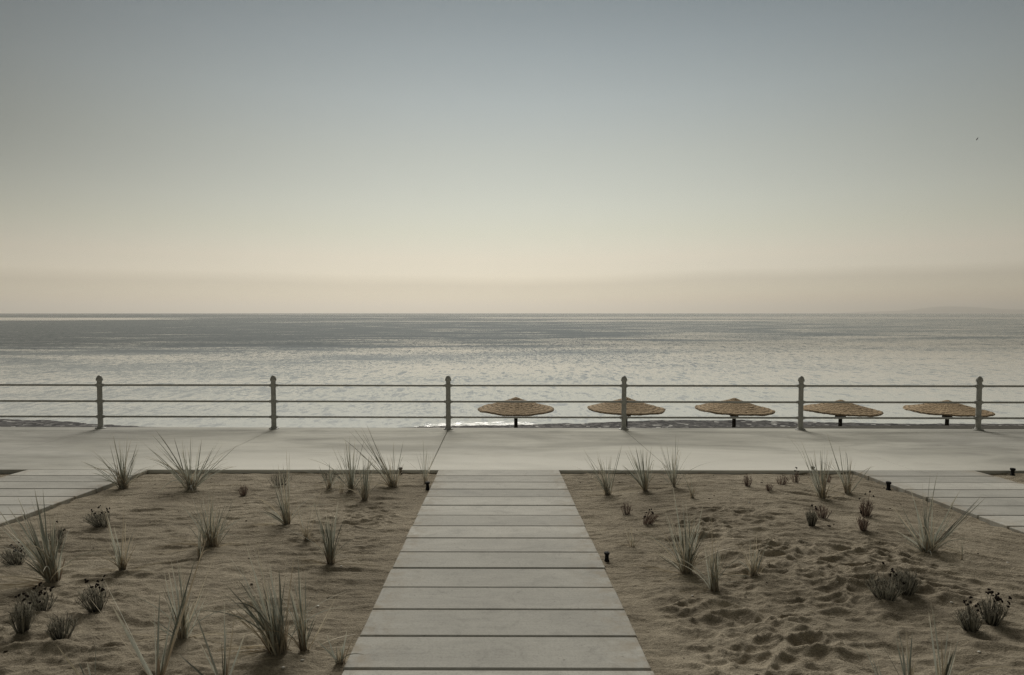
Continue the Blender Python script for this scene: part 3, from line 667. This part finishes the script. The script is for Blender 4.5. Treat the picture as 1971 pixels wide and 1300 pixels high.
# right bed, back row
grass(1170, 953, 78, 22, 'leaning grass clump with dark dead flower heads near the right edge of the walk', [(1122, 868, .03), (1147, 870, .0), (1124, 888, .05), (1168, 882, 0), (1175, 884, 0), (1196, 860, .02), (1136, 897, .03), (1122, 953, .05, 1), (1130, 936, .05, 1)], -.25, .28, 12, 4, .010, .035, 6)
grass(1243, 944, 84, 16, 'grass clump with a straight left leaning bundle of leaves, second along the right kerb', [(1208, 862, .0), (1210, 866, .02), (1223, 864, 0), (1229, 868, 0), (1197, 900, .14), (1234, 866, 0), (1258, 866, 0), (1249, 880, 0), (1200, 890, .1), (1203, 925, .05, 1), (1218, 880, .02)], -.15, .25, 4, 2, .0115, .02, 7)
grass(1297, 937, 92, 9, 'grass clump with one leaf folded over to the left, third along the right kerb', [(1262, 840, .02), (1283, 858, .0), (1301, 838, 0), (1310, 872, 0), (1257, 915, .38), (1268, 880, .03), (1292, 872, 0), (1320, 900, .0)], -.04, .18, 4, 2, .0115, .02, 8)
grass(1333, 958, 55, 5, 'low grass tuft with one light stalk in front of the folded leaf clump', [(1308, 903, .02), (1329, 904, 0), (1337, 938, 0, 1), (1320, 932, .02)], -.05, .2, 3, 1, .0095, .02, 8)
grass(1583, 960, 95, 14, 'tall grass clump with a long leaf arching left over the promenade', [(1509, 842, .26), (1540, 855, .14), (1585, 858, .0), (1578, 872, 0), (1545, 890, .02), (1543, 872, .0), (1556, 883, .14), (1592, 870, 0), (1602, 884, .04), (1567, 870, .03), (1548, 915, .05, 1)], 0, .2, 9, 2, .0125, .03, 14)
grass(1631, 949, 90, 8, 'grass clump beside the start of the right hand walk', [(1587, 838, .05), (1612, 862, .0), (1633, 880, 0), (1638, 882, 0), (1644, 888, 0), (1593, 890, .1), (1585, 876, .1), (1600, 872, .06), (1654, 938, .06, 1), (1670, 898, .02)], -.05, .2, 8, 3, .012, .03, 12)
# right bed, middle and front
grass(1216, 1052, 48, 3, 'sparse dry grass sprigs right of the walk', [(1192, 1008, .0, 1), (1200, 1012, 0, 1), (1214, 1018, 0, 1), (1207, 1012, 0), (1240, 1030, .02, 1)], -.1, .2, 5, 2, .0075, .02, 2)
grass(1322, 1102, 130, 40, 'biggest grass clump of the right bed, bushy with a long leaf leaning left', [(1290, 935, .0), (1278, 992, .02), (1312, 968, 0), (1318, 970, 0), (1326, 990, 0), (1270, 1013, .02, 1), (1248, 1110, .12, 1), (1262, 1068, .05), (1358, 1018, .02), (1335, 985, 0), (1285, 1040, .03), (1275, 1110, .05, 1), (1295, 965, .02, 1), (1350, 1000, .0, 1)], -.08, .28, 18, 7, .0115, .04, 14)
grass(1375, 1136, 98, 20, 'brown footed grass clump in front of the biggest right hand clump', [(1352, 1053, .0), (1360, 1045, 0), (1372, 1042, 0), (1366, 1000, .02, 1), (1388, 1056, 0), (1390, 1075, 0), (1376, 1038, 0, 1), (1340, 1128, .04, 1)], -.03, .16, 10, 3, .0115, .032, 16)
grass(1449, 1110, 78, 8, 'open grass clump with drooping dry leaf and dark right hand shoot', [(1400, 1038, .2, 1), (1431, 1060, .02, 1), (1450, 1020, 0, 1), (1484, 1042, .0), (1461, 1060, 0), (1398, 1108, .05), (1415, 1112, .03), (1420, 1045, .12, 1), (1453, 1030, 0, 1), (1468, 1070, .02)], .05, .3, 8, 3, .0095, .03, 12)
grass(1785, 1062, 85, 24, 'wide sprawling grass clump with silvery leaves by the right hand walk', [(1712, 983, .04), (1730, 1028, .08), (1728, 1040, .08), (1877, 952, .0), (1871, 957, .01), (1846, 950, -.02), (1776, 935, .0), (1804, 920, 0), (1750, 945, .16), (1766, 985, .0), (1775, 990, 0), (1738, 975, .04), (1862, 1012, .1, 1), (1828, 1028, .08, 1), (1765, 1070, .2, 1), (1850, 968, 0), (1700, 968, .02, 1), (1795, 955, 0)], .0, .5, 12, 5, .011, .045, 10)
grass(1851, 1076, 45, 1, 'lone reddish stalk standing in bare sand right of the sprawling clump', [(1853, 1034, 0), (1850, 1045, 0, 1), (1846, 1082, .1, 1)], 0, .05, 1, 0, .007, .006, 2)
grass(1812, 1335, 175, 5, 'front right grass tuft with one tall dark leaf at the bottom of the bed', [(1792, 1192, .0), (1836, 1225, 0), (1838, 1240, 0), (1825, 1250, 0), (1790, 1258, .0), (1848, 1270, .02), (1828, 1280, 0)], -.02, .12, 2, 0, .018, .016, 4)
grass(1752, 1335, 150, 3, 'front grass tuft of slanting pale leaves left of the tall dark leaf', [(1720, 1226, .0), (1740, 1215, .0, 1), (1750, 1255, .02), (1685, 1225, .03), (1730, 1245, .01), (1758, 1290, 0)], -.1, .12, 2, 0, .013, .014, 3)
grass(1712, 1350, 140, 1, 'few thin leaves low at the bottom edge, left of the slanting front tuft', [(1660, 1240, .02), (1672, 1262, .03), (1690, 1280, .02)], -.1, .12, 1, 0, .0085, .012, 2)

# ------------------------------------------------------------------ small shrubs
def shrub(bx, by, w, h, n, lab, heads=0, lean=0.0, mat='shrub', hside=-1, fan=.5):
    r = random.Random(int(bx * 3 + by * 5)); p = ground(bx, by); s = (p.y * .999 + (H - p.z) * .04) / F; W = w * s * .5; Ht = h * s
    e = empty('low_shrub', p, lab, 'shrub', 'low dark shrubs planted in the sand')
    B = Blades(); tops = []
    for i in range(int(n * .8)):
        a = r.uniform(0, 6.28); q = math.sqrt(r.random()); x0 = q * W * .5 * math.cos(a); y0 = q * W * .5 * math.sin(a)
        b = Vector((x0, y0, -.01)); tx = W * q * math.cos(a) * (1 + fan * r.random()) + lean * Ht * r.uniform(.6, 1.1); ty = W * q * math.sin(a) * (1 + fan * r.random())
        L = Ht * (1 - .35 * q * q) * r.uniform(.6, 1.05)
        t = Vector((tx, ty, L)); c = Vector((x0 * 1.9 + lean * .25 * Ht, y0 * 1.9, L * .55)); B.add(b, c, t, .0052 * r.uniform(.7, 1.2), r, 4, .5, .6)
        m = b * .2 + c * .5 + t * .3
        for k in range(2):                                   # side twigs
            q0 = c.lerp(t, r.uniform(0, .7)); dv = Vector((r.gauss(0, .5), r.gauss(0, .5), 1)).normalized() * Ht * r.uniform(.1, .25)
            B.add(q0, q0 + dv * .5, q0 + dv, .0042, r, 2, .5, .6)
        tops.append(t)
    if heads:
        tops.sort(key=lambda t: (t.x * hside * .7 - t.z) + r.uniform(-.03, .03)); qs = []
        for i in range(heads):
            t = tops[i % len(tops)]; d = Vector((r.gauss(lean * .5 + .2 * hside, .28), r.gauss(0, .25), .8)).normalized() * Ht * r.uniform(.08, .38)
            q = t + d; B.add(t * .8, t, q, .0035, r, 3, .3, .5); qs.append(q)
    B.build('stems', M[mat], e)
    if heads:
        for q in qs:
            hd = MB()
            for k in range(r.randint(2, 4)): hd.ball((q.x + r.gauss(0, .004), q.y + r.gauss(0, .004), q.z + r.gauss(0, .004)), .0058 * r.uniform(.85, 1.5), 1)
            hd.build('flower_head', M['head'], e)
shrub(30, 1086, 44, 34, 120, 'dark shrub spilling left with dead flower heads at the left picture edge', 14, -.35)
shrub(110, 1048, 30, 34, 80, 'small dark shrub half hidden behind the large leaning grass clump', 4, -.1)
shrub(196, 1012, 40, 32, 120, 'dark shrub slumped to the left with scattered flower heads, nearest the left walk', 14, -.55)
shrub(186, 1172, 46, 52, 120, 'goblet shaped dark shrub with flower heads on its left, standing alone', 12, -.15)
shrub(76, 1176, 58, 42, 120, 'spreading dark shrub behind two upright ones at lower left', 12, -.35)
shrub(43, 1220, 36, 62, 120, 'narrow upright dark shrub at the far lower left', 6, -.02)
shrub(119, 1229, 44, 54, 130, 'rounded dark shrub, rightmost of the lower left trio', 0, 0)
shrub(469, 954, 18, 22, 50, 'tiny reddish shrub alone in the sand below the left kerb', 0, 0, 'rshrub')
shrub(537, 935, 40, 30, 90, 'dark low shrub behind the leaning middle grass clump', 0, .1, 'shrub')
shrub(634, 925, 30, 22, 70, 'dark green cushion shrub against the left kerb among grass tufts', 0, 0)
shrub(1205, 990, 22, 26, 46, 'small reddish goblet shrub right of the centre walk', 0, 0, 'rshrub')
shrub(1245, 1010, 26, 26, 60, 'small shrub leaning right with dark flower heads, right of the goblet shrub', 7, .45, 'rshrub', 1)
shrub(1439, 936, 17, 24, 46, 'small reddish shrub, first of three near the right kerb', 0, 0, 'rshrub')
shrub(1480, 944, 14, 16, 36, 'tiniest reddish shrub, lower one between two near the right kerb', 0, 0, 'rshrub')
shrub(1506, 934, 22, 22, 50, 'bushy reddish shrub near the right kerb without flower heads', 0, .1, 'rshrub')
shrub(1531, 930, 16, 24, 46, 'upright reddish shrub near the right kerb with flower heads above', 5, -.05, 'rshrub')
shrub(1562, 1013, 21, 36, 110, 'dark barrel shaped shrub in the middle of the right bed', 4, 0)
shrub(1584, 997, 26, 28, 60, 'reddish fan shaped shrub right behind the barrel shaped one', 0, 0, 'rshrub')
shrub(1666, 990, 22, 36, 70, 'tall reddish shrub with a flower stalk on top, rear of a close pair', 4, .1, 'rshrub', 1)
shrub(1662, 1021, 18, 32, 70, 'narrow reddish shrub, front of a close pair, flower heads to its left', 3, -.05, 'rshrub')
shrub(1595, 929, 10, 18, 26, 'faint small reddish shrub between the two tall grass clumps', 0, 0, 'rshrub')
shrub(1703, 1151, 58, 48, 150, 'grey green shrub spreading left with dark flower heads, left of a touching pair', 8, -.1)
shrub(1741, 1140, 52, 50, 150, 'full grey green shrub without flowers, right of a touching pair', 0, .0)
shrub(1868, 1212, 42, 46, 130, 'dark shrub with flower heads, left and nearer of the pair at lower right', 9, -.12)
shrub(1908, 1196, 40, 52, 130, 'taller dark shrub topped with many flower heads, right of the pair at lower right', 18, .02)

# ------------------------------------------------------------------ bits on the sand
r = random.Random(5); sh_ = MB(); li = MB()
for (px, py) in [(582, 1272), (1333, 1148), (1832, 1154), (1940, 1084), (1442, 968), (657, 1091), (787, 920), (1482, 1062), (545, 1286), (1885, 1256), (612, 1168), (1612, 1118), (1662, 1021), (1594, 1001), (1280, 915), (1750, 1145)]:
    p = ground(px, py); k = r.uniform(.005, .010); sh_.ball((p.x, p.y, p.z + k * .4), k, 1, (1.3, 1, .6))
o = sh_.build('shell_fragments', M['shell']); o['kind'] = 'stuff'
for i in range(760):
    side = r.random() < .55; x = r.uniform(-6.2, -1.1) if side else r.uniform(.9, 6.0); y = r.uniform(3.4, 9.1)
    u = x - path_x(y)
    if min(abs(u - c) for c in PATHS) < PW / 2 + .03: continue
    if r.random() > .16 + .84 * sst(6.5, 8.8, y): continue
    z = sand_z(x, y); k = r.uniform(.003, .009) * (1 + .8 * (r.random() < .12)); li.ball((x, y, z + k * .25), k, 1, (1.5, .9, .45))
o = li.build('plant_litter', M['litter']); o['kind'] = 'stuff'

# ------------------------------------------------------------------ far away: a gull and a boat
d = ray(1881, 268).normalized(); p = CAM + d * 110
m = MB(); m.lathe([(.002, -.26), (.05, -.18), (.075, -.05), (.07, .08), (.045, .17), (.04, .22), (.002, .30)], 10)
vs = [(x, z, y) for x, y, z in m.v]; fs = [tuple(reversed(f)) for f in m.f]; b = len(vs)
for sg in (-1, 1):
    b = len(vs); W = [(.05, .10, .02), (.05, -.08, .02), (.30, .14, .10), (.30, -.07, .09), (.62, .04, .05), (.60, -.08, .05), (.80, -.10, .0)]
    for x, y, z in W: vs.append((sg * x, y, z + .008))
    for x, y, z in W: vs.append((sg * x, y, z - .008))
    q = [(0, 2, 3, 1), (2, 4, 5, 3)]
    fs += [tuple(b + k for k in f) for f in q] + [(b + 4, b + 6, b + 5)] + [tuple(b + 7 + k for k in reversed(f)) for f in q] + [(b + 12, b + 13, b + 11)]
    ring = [0, 2, 4, 6, 5, 3, 1]
    for k in range(7): fs.append((b + ring[k], b + 7 + ring[k], b + 7 + ring[(k + 1) % 7], b + ring[(k + 1) % 7]))
g = obj('bird', vs, fs, M['gull'], smooth=True, loc=p); g.rotation_euler = (0, R(18), R(70)); g.scale = (.5, .5, .5); tag(g, 'tiny dark bird flying high in the right part of the sky', 'bird')
d = ray(218, 603.6); D = 2600; bp = Vector((d.x / d.y * D, D, SEAZ))
bt = empty('boat', bp, 'tiny pale motor boat on the horizon at the left', 'boat'); bt.rotation_euler = (0, 0, R(15))
hv = []; st = [(-4.6, 1.3, 1.1), (-2, 1.5, 1.15), (1.5, 1.35, 1.35), (3.6, .7, 1.7), (4.8, .03, 2.0)]
for x, w, z in st: hv += [(x, -w, z), (x, -w * .7, -.3), (x, w * .7, -.3), (x, w, z)]
hf = [(0, 1, 2, 3)] + [tuple(reversed([(len(st) - 1) * 4 + k for k in range(4)]))]
for i in range(len(st) - 1):
    for k in range(4): hf.append((i * 4 + k, (i + 1) * 4 + k, (i + 1) * 4 + (k + 1) % 4, i * 4 + (k + 1) % 4))
obj('hull', hv, hf, M['boat'], bt)
m = MB(); m.box((-.6, 0, 2.0), (3.4, 1.9, 1.5), .15); m.build('cabin', M['boat'], bt, False)
m = MB(); m.tube((-.8, 0, 2.7), (-.8, 0, 4.4), .06, 8); m.build('mast', M['boat'], bt)

# ------------------------------------------------------------------ faint far shore on the right, and the air in between
M['hill'] = m_simple('far_hills', (.06, .07, .05), (.12, .12, .085), .002, .95, .05)
hx = np.linspace(13500, 30000, 90); hy = np.linspace(25000, 30000, 14)
HX, HY = np.meshgrid(hx, hy)
ridge = np.interp(hx, [13500, 15200, 16500, 17600, 18400, 19000, 19700, 20600, 22000, 24000, 27000, 30000], [-30, 40, 120, 170, 290, 390, 380, 300, 220, 260, 180, -30])
prof = np.sin(np.linspace(.0, math.pi, 14)) ** .8
HZ = SEAZ - 10 + np.maximum(0, ridge[None, :] * .8 + 26 * fbm(HX / 1400, HY / 1400, 4, 130)) * prof[:, None] 
o = grid_obj('hills', HX, HY, HZ, M['hill']); o['kind'] = 'structure'
HAZE = 7e-5
hm = bpy.data.materials.new('haze_air'); hm.use_nodes = True; ht = hm.node_tree; ht.nodes.clear()
ho = ht.nodes.new('ShaderNodeOutputMaterial'); hv_ = ht.nodes.new('ShaderNodeVolumePrincipled')
hv_.inputs['Color'].default_value = (1.0, .955, .875, 1); hv_.inputs['Density'].default_value = HAZE; hv_.inputs['Anisotropy'].default_value = .5
ht.links.new(hv_.outputs[0], ho.inputs['Volume'])
m = MB(); m.box((0, 19000, 225 - 3), (80000, 42000, 455), 0); hz = m.build('haze', hm, None, False); hz['kind'] = 'stuff'

# ------------------------------------------------------------------ sky, sun
SUN_EL, SUN_AZ = R(37), R(-8)        # soft light from over the sea, a little to the left
W = bpy.data.worlds.new('World'); S.world = W; W.use_nodes = True; wt = W.node_tree; wt.nodes.clear()
class WT(NT):
    def __init__(s): s.t = wt
w = WT()
sky = w.n('ShaderNodeTexSky', sky_type='NISHITA', sun_disc=False, sun_elevation=SUN_EL, sun_rotation=SUN_AZ, altitude=0, air_density=1.0, dust_density=.02, ozone_density=1.0)
SKY_RAMP = [(0.0083, (0.28, 0.234, 0.201)), (0.0216, (0.283, 0.237, 0.203)), (0.0548, (0.296, 0.257, 0.22)), (0.088, (0.295, 0.247, 0.21)), (0.121, (0.393, 0.324, 0.27)), (0.1702, (0.423, 0.339, 0.268)), (0.2513, (0.416, 0.35, 0.261)), (0.331, (0.419, 0.361, 0.27)), (0.4844, (0.401, 0.357, 0.269)), (0.6284, (0.373, 0.348, 0.276)), (0.7615, (0.321, 0.312, 0.257)), (0.8772, (0.265, 0.268, 0.226)), (1.0, (0.54, 0.402, 0.232))]
col = sky.outputs[0]
bg = w.n('ShaderNodeBackground'); bg.inputs[1].default_value = .1
# thin low haze bank near the horizon, warm greyish air, brightest over the water ahead
dirv = w.n('ShaderNodeTexCoord').outputs['Generated']
sp = w.n('ShaderNodeSeparateXYZ'); w.put(sp.inputs[0], dirv)
az = w.math('ARCTAN2', sp.outputs[0], sp.outputs[1])
nz = w.noise(w.mapping(dirv, (2.2, 2.2, 9)), 1.0, 3, .5)
zz = w.math('SUBTRACT', sp.outputs[2], w.math('ADD', w.mr(az, .02, .30, 0, .006, True), w.mr(nz, .3, .7, -.003, .003)))
low = w.mr(sp.outputs[2], .05, .13, 0, 1, True)
zc = w.n('ShaderNodeMix', data_type='FLOAT'); w.put(zc.inputs[0], low); w.put(zc.inputs[2], zz); w.put(zc.inputs[3], sp.outputs[2])
hs = w.n('ShaderNodeHueSaturation'); hs.inputs['Saturation'].default_value = .6; w.put(hs.inputs['Color'], sky.outputs[0]); soft = hs.outputs[0]
gain = w.ramp(w.math('MULTIPLY', zc.outputs[0], 2.0), SKY_RAMP)
gd = w.n('ShaderNodeVectorMath', operation='DOT_PRODUCT'); w.put(gd.inputs[0], dirv); gd.inputs[1].default_value = (math.sin(R(7)) * math.cos(R(8)), math.cos(R(7)) * math.cos(R(8)), math.sin(R(8)))
glow = w.mr(gd.outputs['Value'], .70, 1.0, 1.08, 2.03)
near_h = w.math('MULTIPLY', w.mr(sp.outputs[2], .0, .24, 1, 0, True), w.mr(sp.outputs[1], -.2, .4))
glow = w.math('ADD', glow, w.math('MULTIPLY', near_h, w.math('MULTIPLY', w.math('SUBTRACT', 2.03, glow), .62)))
sc_ = w.n('ShaderNodeVectorMath', operation='SCALE'); w.put(sc_.inputs[0], w.vmath('MULTIPLY', soft, gain)); w.put(sc_.inputs['Scale'], glow)
col = sc_.outputs[0]
w.put(bg.inputs[0], col)
wo = w.n('ShaderNodeOutputWorld'); wt.links.new(bg.outputs[0], wo.inputs[0])
ld = bpy.data.lights.new('sun', 'SUN'); ld.energy = 2.6; ld.angle = R(30); ld.color = (1, .95, .87)
lo = bpy.data.objects.new('sun', ld); COL.objects.link(lo)
lo.rotation_euler = Vector((math.sin(SUN_AZ) * math.cos(SUN_EL), math.cos(SUN_AZ) * math.cos(SUN_EL), math.sin(SUN_EL))).to_track_quat('Z', 'Y').to_euler()
S.view_settings.view_transform = 'Standard'; S.view_settings.look = 'None'; S.view_settings.gamma = 1; S.view_settings.exposure = 0
try: S.view_settings.use_curve_mapping = False
except Exception: pass
S.render.engine = 'CYCLES'; S.cycles.max_bounces = 6; S.cycles.use_denoising = True; S.cycles.denoising_prefilter = 'NONE'
